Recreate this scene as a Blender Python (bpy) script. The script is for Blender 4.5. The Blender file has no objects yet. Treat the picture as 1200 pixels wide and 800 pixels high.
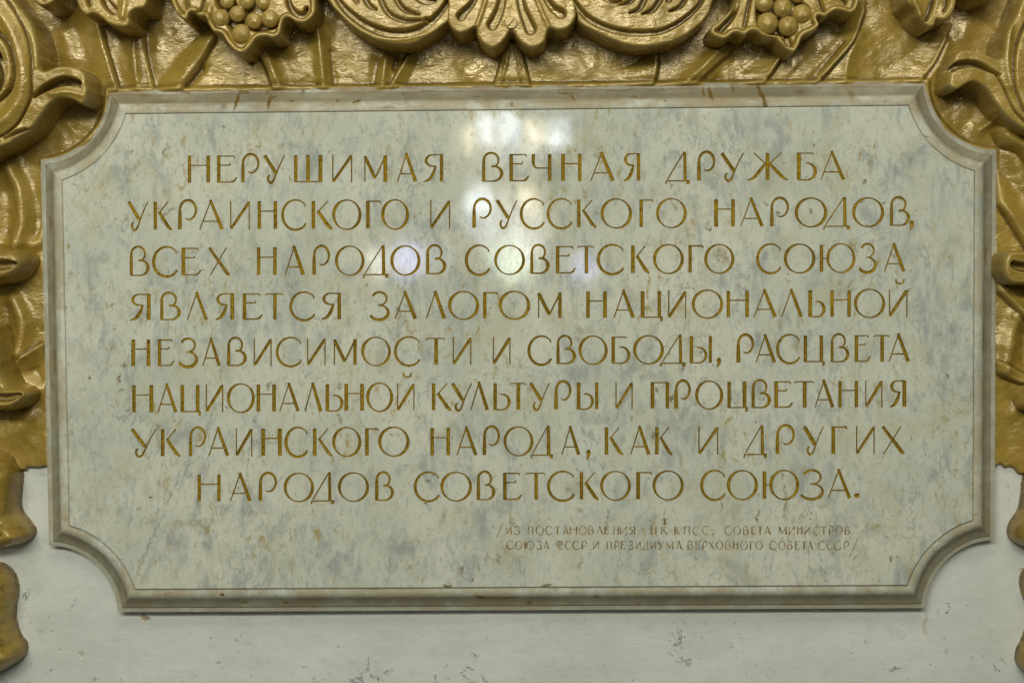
import bpy, bmesh, math, random
import numpy as np
from mathutils import Matrix, Vector, kdtree
from math import sin, cos, pi, radians
random.seed(7); rng = np.random.RandomState(7)
S = bpy.context.scene
COL = S.collection

# ------------------------------------------------------------------ camera
# local frame: x right, y up, z out of the wall (towards the room); the wall is vertical in the world
UP = 1.70
L2W = Matrix(((1,0,0,0),(0,0,-1,0),(0,1,0,UP),(0,0,0,1)))
def rot3(rx, ry, rz):
    cx,sx,cy,sy,cz,sz = cos(rx),sin(rx),cos(ry),sin(ry),cos(rz),sin(rz)
    X = np.array([[1,0,0],[0,cx,-sx],[0,sx,cx]]); Y = np.array([[cy,0,sy],[0,1,0],[-sy,0,cy]]); Z = np.array([[cz,-sz,0],[sz,cz,0],[0,0,1]])
    return Z@Y@X
RC = rot3(-0.03863461, 0.01547578, -0.00865941)
CP = np.array([0.01986304, 0.07101705, 1.6])
def at(px, py, z=0.0):
    """point of the photograph (1200x800) to local x, y on the plane at height z over the plaque's edge"""
    px = np.asarray(px, float); py = np.asarray(py, float)
    d = np.stack([(px-600)/1600.0, -(py-400)/1600.0, -np.ones_like(px)], -1) @ RC.T
    t = (z-CP[2])/d[...,2]
    return CP[0]+d[...,0]*t, CP[1]+d[...,1]*t
def P(px, py, z=0.0):
    x, y = at(px, py, z); return float(x), float(y)
cam = bpy.data.cameras.new('camera'); co = bpy.data.objects.new('camera', cam); COL.objects.link(co)
cam.lens = 48.0; cam.sensor_width = 36.0; cam.clip_start = 0.01; cam.clip_end = 100
Mc = Matrix.Identity(4)
for i in range(3):
    for j in range(3): Mc[i][j] = RC[i][j]
    Mc[i][3] = CP[i]
co.matrix_world = L2W @ Mc
S.camera = co
S.render.resolution_x, S.render.resolution_y = 1024, 682

# ------------------------------------------------------------------ light of the hall
W = bpy.data.worlds.new('World'); S.world = W; W.use_nodes = True
W.node_tree.nodes['Background'].inputs[0].default_value = (0.80, 0.84, 0.70, 1)
W.node_tree.nodes['Background'].inputs[1].default_value = 0.03
S.view_settings.view_transform = 'Standard'; S.view_settings.look = 'None'
S.view_settings.exposure = 0.0; S.view_settings.gamma = 1.0
S.render.engine = 'CYCLES'; S.cycles.use_denoising = True
def area(name, loc, target, sx, sy, power, col):
    l = bpy.data.lights.new(name, 'AREA'); l.shape = 'RECTANGLE'; l.size = sx; l.size_y = sy; l.energy = power; l.color = col
    o = bpy.data.objects.new(name, l); COL.objects.link(o)
    a = L2W @ Vector(loc); b = L2W @ Vector(target)
    o.location = a; o.rotation_euler = (b-a).to_track_quat('-Z', 'Y').to_euler()
    return o
area('ceiling_light', (0.0, 2.5, 1.9), (0, 0, 0), 2.6, 0.9, 27, (1.0, 0.97, 0.86))
area('added_front_light', (-0.45, 1.30, 3.0), (0, 0.1, 0), 2.4, 0.34, 70, (1.0, 0.99, 0.90))  # added frontal light for bright gold fronts, aimed clear of the marble's mirror
# lamps of the chandelier hanging in the hall behind the camera, mirrored in the polished marble
LAMP = .30; LR = .95
def lamp(px, py, dist, r, power, col):
    x, y = P(px, py, 0.018)
    d = np.array([x, y, 0.018])-CP; d[2] = -d[2]
    p = np.array([x, y, 0.018]) + d*(dist/d[2])
    l = bpy.data.lights.new('chandelier_or_streak_lamp', 'POINT'); l.energy = power*LAMP; l.shadow_soft_size = r*LR; l.color = col
    o = bpy.data.objects.new('chandelier_or_streak_lamp', l); COL.objects.link(o); o.location = L2W @ Vector(p)
WH=(1,.97,.90); CW=(.86,.94,1.0); YE=(1,.88,.62); GR=(.86,1,.80); VI=(.62,.62,1.0)
for a in [(548,160,4.0,.038,2.2,YE),(570,150,4.2,.042,3.6,CW),(597,149,4.1,.042,3.4,CW),(628,152,4.0,.040,3.6,YE),(654,156,4.1,.045,4.2,CW),
          (580,172,4.4,.05,1.2,WH),(620,170,4.4,.05,1.0,WH),(560,238,4.0,.045,3.8,CW),(622,236,4.2,.05,4.2,YE),(590,238,4.3,.05,1.6,WH),
          (575,268,4.1,.045,2.0,CW),(604,268,4.1,.05,1.9,WH),(632,262,4.1,.05,1.2,WH),(600,305,3.6,.09,8,GR),(620,284,4.1,.045,1.6,WH),
          (478,303,4.3,.055,5,VI),(444,306,4.3,.055,2.8,WH),(686,311,4.3,.05,2.4,VI),(520,305,4.3,.05,.5,VI)]:
    lamp(*a)
    lamp(a[0]+2, a[1]+13, a[2], a[3]*.9, a[4]*.35, a[5]); lamp(a[0]-3, a[1]-11, a[2], a[3]*.8, a[4]*.22, a[5])  # weak extra lamps added above and below to draw each reflection into a streak
LR = 1.6
for i in range(14):      # the upper tiers of the chandelier, seen only in the gold relief
    lamp(330+40*i, (96, 40, 70, 10, 84, 52)[i % 6], 4.2, .07, 9.0, (WH, CW, YE)[i % 3])

# ------------------------------------------------------------------ helpers
def tag(o, label=None, cat=None, group=None, kind=None):
    if label: o['label'] = label
    if cat: o['category'] = cat
    if group: o['group'] = group
    if kind: o['kind'] = kind
    return o
def smooth_by_angle(me, ang):
    me.shade_smooth()
    if ang is not None: me.set_sharp_from_angle(angle=radians(ang))
def link(name, verts, faces, mat, parent=None, smooth=None, base=None):
    """verts in local coordinates; origin at the middle of the thing's back"""
    v = np.asarray(verts, float)
    if base is None:
        lo, hi = v.min(0), v.max(0); base = np.array([(lo[0]+hi[0])/2, (lo[1]+hi[1])/2, lo[2]])
    w = v-base
    me = bpy.data.meshes.new(name)
    me.from_pydata(np.stack([w[:,0], -w[:,2], w[:,1]], 1).tolist(), [], faces if isinstance(faces, list) else faces.tolist())
    me.materials.append(mat); me.update()
    if smooth is not None: smooth_by_angle(me, smooth)
    o = bpy.data.objects.new(name, me); COL.objects.link(o)
    loc = L2W @ Vector(base)
    if parent is not None:
        o.parent = parent; loc = loc-parent_loc(parent)
    o.location = loc
    return o
def parent_loc(p):
    v = Vector((0,0,0))
    while p is not None: v += p.location; p = p.parent
    return v
def empty(name, base):
    o = bpy.data.objects.new(name, None); COL.objects.link(o); o.location = L2W @ Vector(base); o.empty_display_size = 0.05
    return o
def catmull(pts, n=8, closed=True):
    p = np.asarray(pts, float); m = len(p); out = []
    rngs = range(m) if closed else range(m-1)
    for i in rngs:
        g = lambda k: p[k % m] if closed else p[min(max(k, 0), m-1)]
        a, b, c, d = g(i-1), g(i), g(i+1), g(i+2)
        for k in range(n):
            t = k/n
            out.append(0.5*((2*b)+(-a+c)*t+(2*a-5*b+4*c-d)*t*t+(-a+3*b-3*c+d)*t**3))
    if not closed: out.append(p[-1])
    return np.array(out)
def vnoise(x, y, s, seed=0):
    """cheap smooth value noise"""
    r = np.random.RandomState(seed); T = r.rand(64, 64)*2-1
    X = x*s; Y = y*s; xi = np.floor(X).astype(int); yi = np.floor(Y).astype(int); fx = X-xi; fy = Y-yi
    fx = fx*fx*(3-2*fx); fy = fy*fy*(3-2*fy)
    g = lambda a, b: T[a % 64, b % 64]
    return (g(xi,yi)*(1-fx)+g(xi+1,yi)*fx)*(1-fy)+(g(xi,yi+1)*(1-fx)+g(xi+1,yi+1)*fx)*fy

# ------------------------------------------------------------------ materials
def new_mat(name):
    m = bpy.data.materials.new(name); m.use_nodes = True; nt = m.node_tree
    return m, nt, nt.nodes['Principled BSDF']
class N:
    def __init__(s, nt): s.nt = nt
    def n(s, t, **k):
        x = s.nt.nodes.new(t)
        for a, b in k.items(): setattr(x, a, b)
        return x
    def l(s, a, b): s.nt.links.new(a, b)
    def put(s, sock, v):
        if isinstance(v, bpy.types.NodeSocket): s.l(v, sock)
        else: sock.default_value = v
    def math(s, op, a, b=0.0, clamp=False):
        x = s.n('ShaderNodeMath', operation=op, use_clamp=clamp); s.put(x.inputs[0], a); s.put(x.inputs[1], b); return x.outputs[0]
    def noise(s, vec, scale, detail=4, rough=.55, dist=0.0):
        x = s.n('ShaderNodeTexNoise'); s.l(vec, x.inputs['Vector']); x.inputs['Scale'].default_value = scale
        x.inputs['Detail'].default_value = detail; x.inputs['Roughness'].default_value = rough; x.inputs['Distortion'].default_value = dist; return x.outputs['Fac']
    def step(s, v, a, b, lo=0.0, hi=1.0):
        x = s.n('ShaderNodeMapRange', interpolation_type='SMOOTHSTEP'); s.put(x.inputs[0], v)
        x.inputs[1].default_value = a; x.inputs[2].default_value = b; x.inputs[3].default_value = lo; x.inputs[4].default_value = hi; return x.outputs[0]
    def mix(s, f, a, b, mode='MIX'):
        x = s.n('ShaderNodeMix', data_type='RGBA', blend_type=mode); s.put(x.inputs[0], f)
        s.put(x.inputs[6], a if isinstance(a, bpy.types.NodeSocket) else (*a, 1)); s.put(x.inputs[7], b if isinstance(b, bpy.types.NodeSocket) else (*b, 1)); return x.outputs[2]
    def pos(s): return s.n('ShaderNodeNewGeometry').outputs['Position']
    def map(s, vec, rot=(0,0,0), scale=(1,1,1), loc=(0,0,0)):
        x = s.n('ShaderNodeMapping'); s.l(vec, x.inputs[0]); x.inputs['Location'].default_value = loc; x.inputs['Rotation'].default_value = rot; x.inputs['Scale'].default_value = scale; return x.outputs[0]
    def bump(s, h, strength, dist, prev=None):
        x = s.n('ShaderNodeBump'); s.l(h, x.inputs['Height']); x.inputs['Strength'].default_value = strength; x.inputs['Distance'].default_value = dist
        if prev is not None: s.l(prev, x.inputs['Normal'])
        return x.outputs[0]
# one stain: an ellipse in the wall plane with a ragged edge
sg = bpy.data.node_groups.new('stain', 'ShaderNodeTree')
sg.interface.new_socket('Vector', in_out='INPUT', socket_type='NodeSocketVector')
for nme in ('X', 'Z', 'Angle', 'RX', 'RZ', 'Value'): sg.interface.new_socket(nme, in_out='INPUT', socket_type='NodeSocketFloat')
sg.interface.new_socket('Mask', in_out='OUTPUT', socket_type='NodeSocketFloat')
g = N(sg); gi = g.n('NodeGroupInput'); go = g.n('NodeGroupOutput')
sp = g.n('ShaderNodeSeparateXYZ'); g.l(gi.outputs['Vector'], sp.inputs[0])
dx = g.math('SUBTRACT', sp.outputs[0], gi.outputs['X']); dz = g.math('SUBTRACT', sp.outputs[2], gi.outputs['Z'])
ca = g.math('COSINE', gi.outputs['Angle']); sa = g.math('SINE', gi.outputs['Angle'])
u = g.math('DIVIDE', g.math('ADD', g.math('MULTIPLY', dx, ca), g.math('MULTIPLY', dz, sa)), gi.outputs['RX'])
v = g.math('DIVIDE', g.math('SUBTRACT', g.math('MULTIPLY', dz, ca), g.math('MULTIPLY', dx, sa)), gi.outputs['RZ'])
d = g.math('SQRT', g.math('ADD', g.math('MULTIPLY', u, u), g.math('MULTIPLY', v, v)))
g.l(g.math('MULTIPLY', g.step(d, 0.45, 1.15, 1.0, 0.0), gi.outputs['Value']), go.inputs[0])
def stains(k, vec, lst):
    out = None
    for (px, py, rx, ry, ang, val) in lst:
        x, y = P(px, py, 0.018)
        q = k.n('ShaderNodeGroup', node_tree=sg); k.l(vec, q.inputs['Vector'])
        for nme, vv in zip(('X', 'Z', 'Angle', 'RX', 'RZ', 'Value'), (x, y+UP, radians(ang), rx*.001, ry*.001, val)): q.inputs[nme].default_value = vv
        out = q.outputs[0] if out is None else k.math('MAXIMUM', out, q.outputs[0])
    return out
BROWN = [(525,686.5,5,2,0,1.4),(640,685.5,6.5,2.4,0,1.5),(286,689,3,1.2,0,1),(845,592,1.4,10,-4,.8),(545,640,2,5,0,.5),(1050,520,2,3,0,.6),(1030,470,5,2,-20,.5),(330,170,3,3,0,.5),(262,150,2,4,0,.7),(700,185,7,2,-40,.55),(745,160,6,1.6,-50,.7),(700,250,3,3,0,.5),(153,178,4,3,20,.7),(193,178,2.2,7,-10,.9),(196,171,3,3,0,.6),(1013,213,2.2,5,-20,1),(845,300,10,13,20,.55),(850,303,4,9,30,.6),
  (766,468,3,9,10,1),(770,457,2,5,0,.9),(788,466,3,7,-20,.9),(765,510,2,7,10,.8),(800,432,3,5,-10,.8),(177,582,3,1.6,0,1),(163,596,4,3,30,.6),
  (553,679,3,3.4,0,1.0),(778,612,3.4,5.5,10,1.3),(779,601,1.4,8,-6,.8),(888,606,2,11,-8,.9),(656,637,6,5,0,.8),(1044,655,1.8,4,0,.9),(598,309,1.3,1.3,0,1.2),
  (740,490,3,5,0,.6),(942,462,2,6,0,.8),(1036,237,2.5,2,0,.8),(1010,235,4,2,-30,.6),(1054,233,3,3,0,.7),(950,248,3,3,0,.8),(898,239,2,3,40,.8),
  (912,250,2,3,10,.8),(832,267,2.5,4,0,.9),(828,268,2,2,0,.8),(502,563,4,2,30,.8),(498,590,3,3,0,.9),(508,555,2,2,0,.8),(680,568,4,5,0,.55),(666,574,3,2,0,.8),
  (680,598,4,3,0,.8),(712,605,1.5,12,-4,.7),(920,590,1.6,16,-3,.75),(918,568,1.5,14,4,.6),(916,520,1.5,10,0,.7),(917,555,1.6,9,0,.7),(250,622,2,2,0,.7),
  (197,248,9,2,28,.7),(190,256,2,8,10,.5),(256,259,2,4,0,.7),(340,210,1.5,7,-14,.8),(298,200,3,2,0,.6),(315,453,1.5,8,-16,.8),(398,453,4,5,0,.8),(398,490,3,8,20,.7),
  (147,428,3,4,20,.8),(150,481,4,1.5,0,.9),(298,492,1.6,4,0,.9),(185,500,2,4,0,.6),(378,446,4,2,10,.6),(1065,340,2,3,0,.8),(1048,300,2,4,0,.5),(997,333,2,11,-38,.5),
  (985,620,5,9,10,.35),(862,600,8,16,-10,.3),(600,612,6,5,30,.5),(585,655,3,8,0,.4),(680,660,3,12,-10,.45),(541,668,2,8,-14,.7),(561,665,3,6,0,.5),(570,655,2,8,-10,.4),
  (875,663,3,9,0,.35),(300,600,20,4,0,.25),(230,612,40,6,4,.3),(150,560,4,9,10,.3),(82,322,5,7,0,.5),(77,362,1.2,9,0,.8),(84,205,5,3,0,.35),(128,338,1.4,5,0,.8),(131,357,2,6,-50,.6),
  (105,442,2,4,-15,.8),(139,443,2,6,-10,1),(142,457,6,2,10,.6),(1110,440,3,2,-40,.8),(1107,452,3,1.5,30,.5),(1093,300,1.6,1.6,0,.8),(1118,402,2,9,-30,.4),(1100,500,2,8,-30,.4)]
DRIPS = [(240,103,5,1.4,0,.9),(352,104,1.6,4,0,.7),(470,107,1.3,1.3,0,1),(455,126,9,1.2,0,.5),(500,104,7,1,0,.5),(560,112,5,1,-8,.6),(745,112,2,2,0,.6),(720,104,8,1.2,0,.5),(780,118,1.4,1.4,0,.7),(940,106,6,1.5,0,.6),(1000,110,3,6,0,.4),(165,110,6,3,0,.45),(190,118,12,3,0,.3),(55,260,1.5,14,0,.5),(60,420,1.5,20,0,.5),(1158,300,1.2,12,0,.6),(1155,400,1.2,20,0,.5),(438,690,4,2,0,.4),(700,700,3,2,0,.6),(750,710,2,1,0,.9),(985,700,5,2,0,.4),(276,116,1.8,14,-8,1.0),(283,106,6,1.6,0,.8),(314,119,1.8,11,-5,.9),(318,113,4,2,20,.8),(213,106,5,2,0,.7),(826,106,1.6,7,6,.8),(834,108,2,9,8,1.0),
  (861,103,1.5,6,6,.7),(892,104,2.0,11,10,1),(896,118,2.0,13,6,1),(898,126,1.6,8,2,1),(395,117,2,1.5,0,.8),(417,118,4,1.8,20,1.0),(340,117,3,1.3,0,.8),(600,122,2,3,-10,.6),(662,108,9,1.0,-6,.8),(672,114,4,1.5,-50,.8),
  (262,124,3,4,0,.4),(300,125,7,5,0,.25),(310,105,1.5,4,0,.7),(655,105,1,3,0,.6),(570,702,9,1.4,-2,1.3),(592,702,12,1.2,4,1.1),(563,700,6,1.2,-12,1.0),(620,709,3,2,0,.9),(260,697,2,2,0,.9),(333,708,3,1.5,0,.9),(365,714,3,1.2,0,.9),(284,708,3,2,0,.6)]
GREY = [(186,612,2.2,80,-24,1.0),(330,560,1.5,18,-50,.6),(600,360,3,16,-30,.5),(1057,192,9,26,-38,.9),(1040,205,6,18,-34,.5),(215,560,3,34,-18,.5),(180,650,4,44,-22,.5),(885,460,12,26,-12,.6),(810,490,36,20,15,.55),(775,505,24,14,0,.5),
  (840,520,12,26,-20,.5),(905,410,12,30,-15,.4),(890,395,9,22,-16,.8),(970,400,8,28,-30,.4),(700,490,24,9,10,.5),(745,425,18,14,0,.55),(450,262,14,8,30,.45),(205,300,14,9,0,.35),
  (430,565,20,12,20,.35),(800,238,22,8,20,.4),(580,590,14,10,0,.35),(320,210,9,14,10,.4),(640,590,14,12,0,.35),(145,600,12,9,10,.5),(120,300,12,10,0,.35),(410,170,16,20,0,.3),(330,130,30,12,0,.15),
  (1130,420,10,24,-25,.3),(1080,360,16,10,25,.3),(950,300,18,10,-20,.3),(520,360,14,9,20,.3),(950,640,22,9,20,.25),(480,640,40,9,10,.2),(260,275,12,24,-20,.3)]
def marble(name, moulding=False):
    m, nt, b = new_mat(name); k = N(nt); p = k.pos()
    # ragged coordinates for the stains
    nz = k.n('ShaderNodeTexNoise'); k.l(p, nz.inputs['Vector']); nz.inputs['Scale'].default_value = 170; nz.inputs['Detail'].default_value = 4
    nz2 = k.n('ShaderNodeVectorMath', operation='SUBTRACT'); k.l(nz.outputs['Color'], nz2.inputs[0]); nz2.inputs[1].default_value = (.5,.5,.5)
    nz3 = k.n('ShaderNodeVectorMath', operation='SCALE'); k.l(nz2.outputs[0], nz3.inputs[0]); nz3.inputs['Scale'].default_value = .011 if not moulding else .005
    pr = k.n('ShaderNodeVectorMath', operation='ADD'); k.l(p, pr.inputs[0]); k.l(nz3.outputs[0], pr.inputs[1]); pr = pr.outputs[0]
    diag = k.map(p, rot=(0, radians(38), 0), scale=(1.4, 1, .7))
    base = k.mix(k.step(k.noise(p, 7, 3), .35, .68), (.50,.522,.425), (.61,.615,.50))
    base = k.mix(k.step(k.noise(p, 38, 5, .6), .42, .66, 0, .5), base, (.585,.59,.475))
    # blue-grey cloudy veins running up to the right
    v1 = k.step(k.noise(diag, 34, 6, .66, .5), .47, .68); v2 = k.step(k.noise(p, 10, 3), .34, .58)
    base = k.mix(k.math('MULTIPLY', k.math('MULTIPLY', v1, v2), .72), base, (.26,.30,.285))
    v3 = k.step(k.noise(diag, 110, 6, .74, .5), .50, .68, 0, .6); base = k.mix(v3, base, (.30,.335,.30))
    w = k.math('ABSOLUTE', k.math('SUBTRACT', k.noise(diag, 9, 7, .6, .5), .5)); thin = k.step(w, .0, .010, 1, 0)
    base = k.mix(k.math('MULTIPLY', k.math('MULTIPLY', thin, k.step(k.noise(p, 11, 2), .44, .60)), .7), base, (.27,.30,.27))
    # crisp dark flecks and small broken veins inside the clouded areas
    busy = k.step(k.noise(k.map(p, loc=(1,4,2)), 6.5, 3), .42, .60)
    f1 = k.math('MULTIPLY', k.step(k.noise(k.map(p, rot=(0, radians(38), 0), scale=(1.6, 1, .8), loc=(5,0,1)), 120, 7, .78), .565, .62), busy); base = k.mix(k.math('MULTIPLY', f1, .42), base, (.20,.205,.145))
    f2 = k.step(k.math('ABSOLUTE', k.math('SUBTRACT', k.noise(k.map(p, loc=(2,2,7)), 24, 8, .7), .52)), 0, .007, 1, 0); base = k.mix(k.math('MULTIPLY', k.math('MULTIPLY', f2, k.step(k.noise(p, 30, 2), .52, .66)), .55), base, (.30,.235,.10))
    # ochre seepage and rust specks
    o0 = k.step(k.noise(k.map(p, loc=(3,1,2)), 26, 5, .65), .48, .70, 0, .50); base = k.mix(o0, base, (.465,.45,.29)); o1 = k.math('MULTIPLY', k.step(k.noise(diag, 70, 6, .75, .4), .53, .68), k.step(k.noise(p, 9, 3), .42, .60)); base = k.mix(k.math('MULTIPLY', o1, .85), base, (.34,.265,.09))
    o2 = k.math('MULTIPLY', k.step(k.noise(p, 190, 3, .6), .64, .73), k.step(k.noise(p, 16, 2), .42, .58)); base = k.mix(k.math('MULTIPLY', o2, .8), base, (.24,.15,.03))
    o3 = k.step(k.noise(p, 330, 2, .5), .74, .78); base = k.mix(k.math('MULTIPLY', o3, .7), base, (.10,.075,.03))
    if not moulding:
        base = k.mix(k.math('MULTIPLY', k.math('MULTIPLY', stains(k, pr, GREY), k.step(k.noise(diag, 60, 5, .65), .36, .62)), .85), base, (.22,.255,.235))
        st = k.math('MULTIPLY', stains(k, pr, BROWN), k.step(k.noise(p, 260, 3, .6), .30, .55), True)
        base = k.mix(k.math('MULTIPLY', st, .9), base, (.155,.105,.022)); pit = st
    else:
        grime = k.math('MULTIPLY', k.step(k.noise(k.map(p, scale=(1,1,1)), 26, 6, .7), .33, .62), .95); base = k.mix(grime, base, (.38,.34,.22))
        # dirt that settled in the hollow of the cove (by its height over the wall)
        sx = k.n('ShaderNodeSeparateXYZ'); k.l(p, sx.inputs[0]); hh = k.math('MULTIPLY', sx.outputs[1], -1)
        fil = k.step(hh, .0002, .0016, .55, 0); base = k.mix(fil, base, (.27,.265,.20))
        topd = k.math('MULTIPLY', k.step(sx.outputs[2], UP+.262, UP+.30), k.step(k.noise(k.map(p, scale=(.35,1,1.5)), 34, 6, .7), .40, .62)); base = k.mix(k.math('MULTIPLY', topd, 1.0), base, (.27,.20,.095))
        rust = k.math('MULTIPLY', k.step(k.noise(k.map(p, scale=(.5,1,1)), 150, 4, .7), .62, .70), k.step(k.noise(p, 15, 2), .45, .6)); base = k.mix(k.math('MULTIPLY', rust, .8), base, (.20,.13,.035))
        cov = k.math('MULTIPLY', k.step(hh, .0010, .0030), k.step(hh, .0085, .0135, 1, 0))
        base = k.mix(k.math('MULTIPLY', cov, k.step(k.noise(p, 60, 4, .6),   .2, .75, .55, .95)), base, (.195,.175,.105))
        st = stains(k, pr, [(a, b, c*1.45, d*1.1, e, f*1.2) for a, b, c, d, e, f in DRIPS]); base = k.mix(k.math('MULTIPLY', st, .95, True), base, (.15,.095,.018)); pit = st
    k.l(base, b.inputs['Base Color'])
    rr = k.step(k.noise(p, 150, 4, .6), .3, .75, .050, .066) if not moulding else k.step(k.noise(p, 60, 4, .6), .3, .75, .45, .62)
    k.l(rr, b.inputs['Roughness'])
    b.inputs['Specular IOR Level'].default_value = .5 if not moulding else .35
    b.inputs['Subsurface Weight'].default_value = 0.0
    bn = k.bump(k.noise(p, 14, 2, .4), .3, .0010)
    k.l(bn, b.inputs['Normal'])
    return m
MARBLE = marble('polished_marble'); MOULD = marble('moulding_marble', True)

ZF = .018
def gilt_letter():
    m, nt, b = new_mat('gilding_in_letters'); k = N(nt); p = k.pos()
    c = k.mix(k.step(k.noise(p, 300, 4, .7), .30, .56), (.12,.070,.008), (.47,.33,.024))
    c = k.mix(k.step(k.noise(p, 14, 3), .4, .62, 0, .35), c, (.13,.085,.02))
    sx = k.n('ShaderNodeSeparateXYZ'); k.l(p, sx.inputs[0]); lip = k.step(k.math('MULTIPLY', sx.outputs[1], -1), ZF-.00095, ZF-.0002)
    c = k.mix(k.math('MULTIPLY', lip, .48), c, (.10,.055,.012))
    k.l(c, b.inputs['Base Color']); b.inputs['Metallic'].default_value = .35; b.inputs['Roughness'].default_value = .42
    k.l(k.bump(k.noise(p, 700, 3), .5, .0004), b.inputs['Normal']); return m
GILT = gilt_letter()
def faded():
    m, nt, b = new_mat('faded_gilding'); k = N(nt); p = k.pos()
    c = k.mix(k.step(k.noise(p, 150, 4, .7), .42, .62), (.25,.165,.035), (.44,.37,.20))
    k.l(c, b.inputs['Base Color']); b.inputs['Roughness'].default_value = .55; return m
FADED = faded()

def goldpaint(name, dirt=.0):
    m, nt, b = new_mat(name); k = N(nt); p = k.pos()
    c = k.mix(k.step(k.noise(p, 18, 4, .6), .3, .7), (.28,.185,.028), (.39,.268,.050))
    c = k.mix(k.step(k.noise(p, 160, 5, .7), .50, .78, 0, .5), c, (.17,.105,.020))
    # old dirt plus crevice shade painted into the hollows (by the casting's curvature)
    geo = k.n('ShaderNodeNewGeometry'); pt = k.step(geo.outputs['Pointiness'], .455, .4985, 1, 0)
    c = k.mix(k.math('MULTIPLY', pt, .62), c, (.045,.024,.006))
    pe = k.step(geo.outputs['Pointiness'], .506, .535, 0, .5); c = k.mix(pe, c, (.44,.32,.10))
    sc = k.math('MULTIPLY', k.step(k.noise(p, 420, 4, .7), .62, .72), k.step(k.noise(p, 20, 3),   .48-.2*dirt, .64-.2*dirt)); c = k.mix(k.math('MULTIPLY', sc, .8), c, (.05,.03,.012))
    if dirt:     # a ragged brown line of old size where the casting meets the white wall
        sx = k.n('ShaderNodeSeparateXYZ'); k.l(p, sx.inputs[0])
        e = k.math('MULTIPLY', k.step(k.math('MULTIPLY', sx.outputs[1], -1), -.010, .003, 1, 0), k.step(k.noise(p, 110, 4, .7), .36, .60)); c = k.mix(k.math('MULTIPLY', e, .85), c, (.075,.038,.014))
        wn = k.math('MULTIPLY', k.step(k.noise(p, 55, 6, .75), .52, .66), .65); c = k.mix(wn, c, (.15,.09,.02))
    k.l(c, b.inputs['Base Color'])
    b.inputs['Metallic'].default_value = .12
    k.l(k.step(k.noise(p, 60, 4, .6), .3, .7, .22, .44), b.inputs['Roughness'])
    b.inputs['Specular IOR Level'].default_value = .6
    br = k.map(p, rot=(0, radians(20), 0), scale=(.62, 1, 1.25))
    bn = k.bump(k.noise(p, 40, 2, .5), .35, .003); bn = k.bump(k.noise(br, 150, 2, .5, 1.0), .37-.12*dirt, .0022, bn); bn = k.bump(k.noise(p, 500, 2, .5), .2, .0006, bn)
    k.l(bn, b.inputs['Normal']); return m
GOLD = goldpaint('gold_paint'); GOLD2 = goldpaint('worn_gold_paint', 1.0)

def plaster():
    m, nt, b = new_mat('white_painted_plaster'); k = N(nt); p = k.pos()
    c = k.mix(k.step(k.noise(p, 5, 4, .6), .35, .7), (.56,.58,.505), (.63,.645,.57))
    c = k.mix(k.step(k.noise(p, 45, 5, .65), .52, .74, 0, .35), c, (.44,.45,.385))
    # hairline cracks and chipped flakes
    vz = k.n('ShaderNodeTexNoise'); k.l(p, vz.inputs['Vector']); vz.inputs['Scale'].default_value = 22; vz.inputs['Detail'].default_value = 4
    ws = k.n('ShaderNodeVectorMath', operation='SCALE'); k.l(vz.outputs['Color'], ws.inputs[0]); ws.inputs['Scale'].default_value = .05
    wa = k.n('ShaderNodeVectorMath', operation='ADD'); k.l(p, wa.inputs[0]); k.l(ws.outputs[0], wa.inputs[1])
    crack = k.math('MULTIPLY', k.step(k.math('ABSOLUTE', k.math('SUBTRACT', k.noise(p, 16, 8, .68, .3), .47)), .0, .0055, 1, 0), k.step(k.noise(p, 11, 4, .7), .565, .63))
    c = k.mix(k.math('MULTIPLY', crack, .38), c, (.22,.21,.15))
    chips = k.math('MULTIPLY', k.step(k.noise(p, 120, 3, .6), .68, .70), k.step(k.noise(p, 13, 2), .50, .6)); c = k.mix(k.math('MULTIPLY', chips, .25), c, (.40,.38,.30))
    fl = stains(k, wa.outputs[0], [(163,737,5,3.5,-10,1)])
    # (the warp shifts by about half of .05: undo it for the one bare flake)
    un = k.n('ShaderNodeVectorMath', operation='SUBTRACT'); k.l(wa.outputs[0], un.inputs[0]); un.inputs[1].default_value = (.025,.025,.025)
    fl = stains(k, un.outputs[0], [(163,737,9,6,-10,1),(90,775,3,6,40,.35),(1092,735,3,16,8,.35)])
    c = k.mix(k.math('MULTIPLY', fl, .9), c, (.36,.27,.13))
    k.l(c, b.inputs['Base Color']); b.inputs['Roughness'].default_value = .42
    bn = k.bump(k.noise(p, 7, 3, .5), .8, .010); hm = k.map(p, scale=(.7,1,1.1))
    bn = k.bump(k.noise(hm, 50, 6, .68), .5, .0024, bn)
    bn = k.bump(k.math('SUBTRACT', 1.0, k.math('MAXIMUM', crack, k.math('MAXIMUM', chips, fl))), .9, .0016, bn)
    k.l(bn, b.inputs['Normal']); return m
PLASTER = plaster()
def plain(name, col, rough):
    m, nt, b = new_mat(name); b.inputs['Base Color'].default_value = (*col, 1); b.inputs['Roughness'].default_value = rough; return m
GROUT = plain('dark_seam', (.06,.05,.03), .9)

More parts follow.
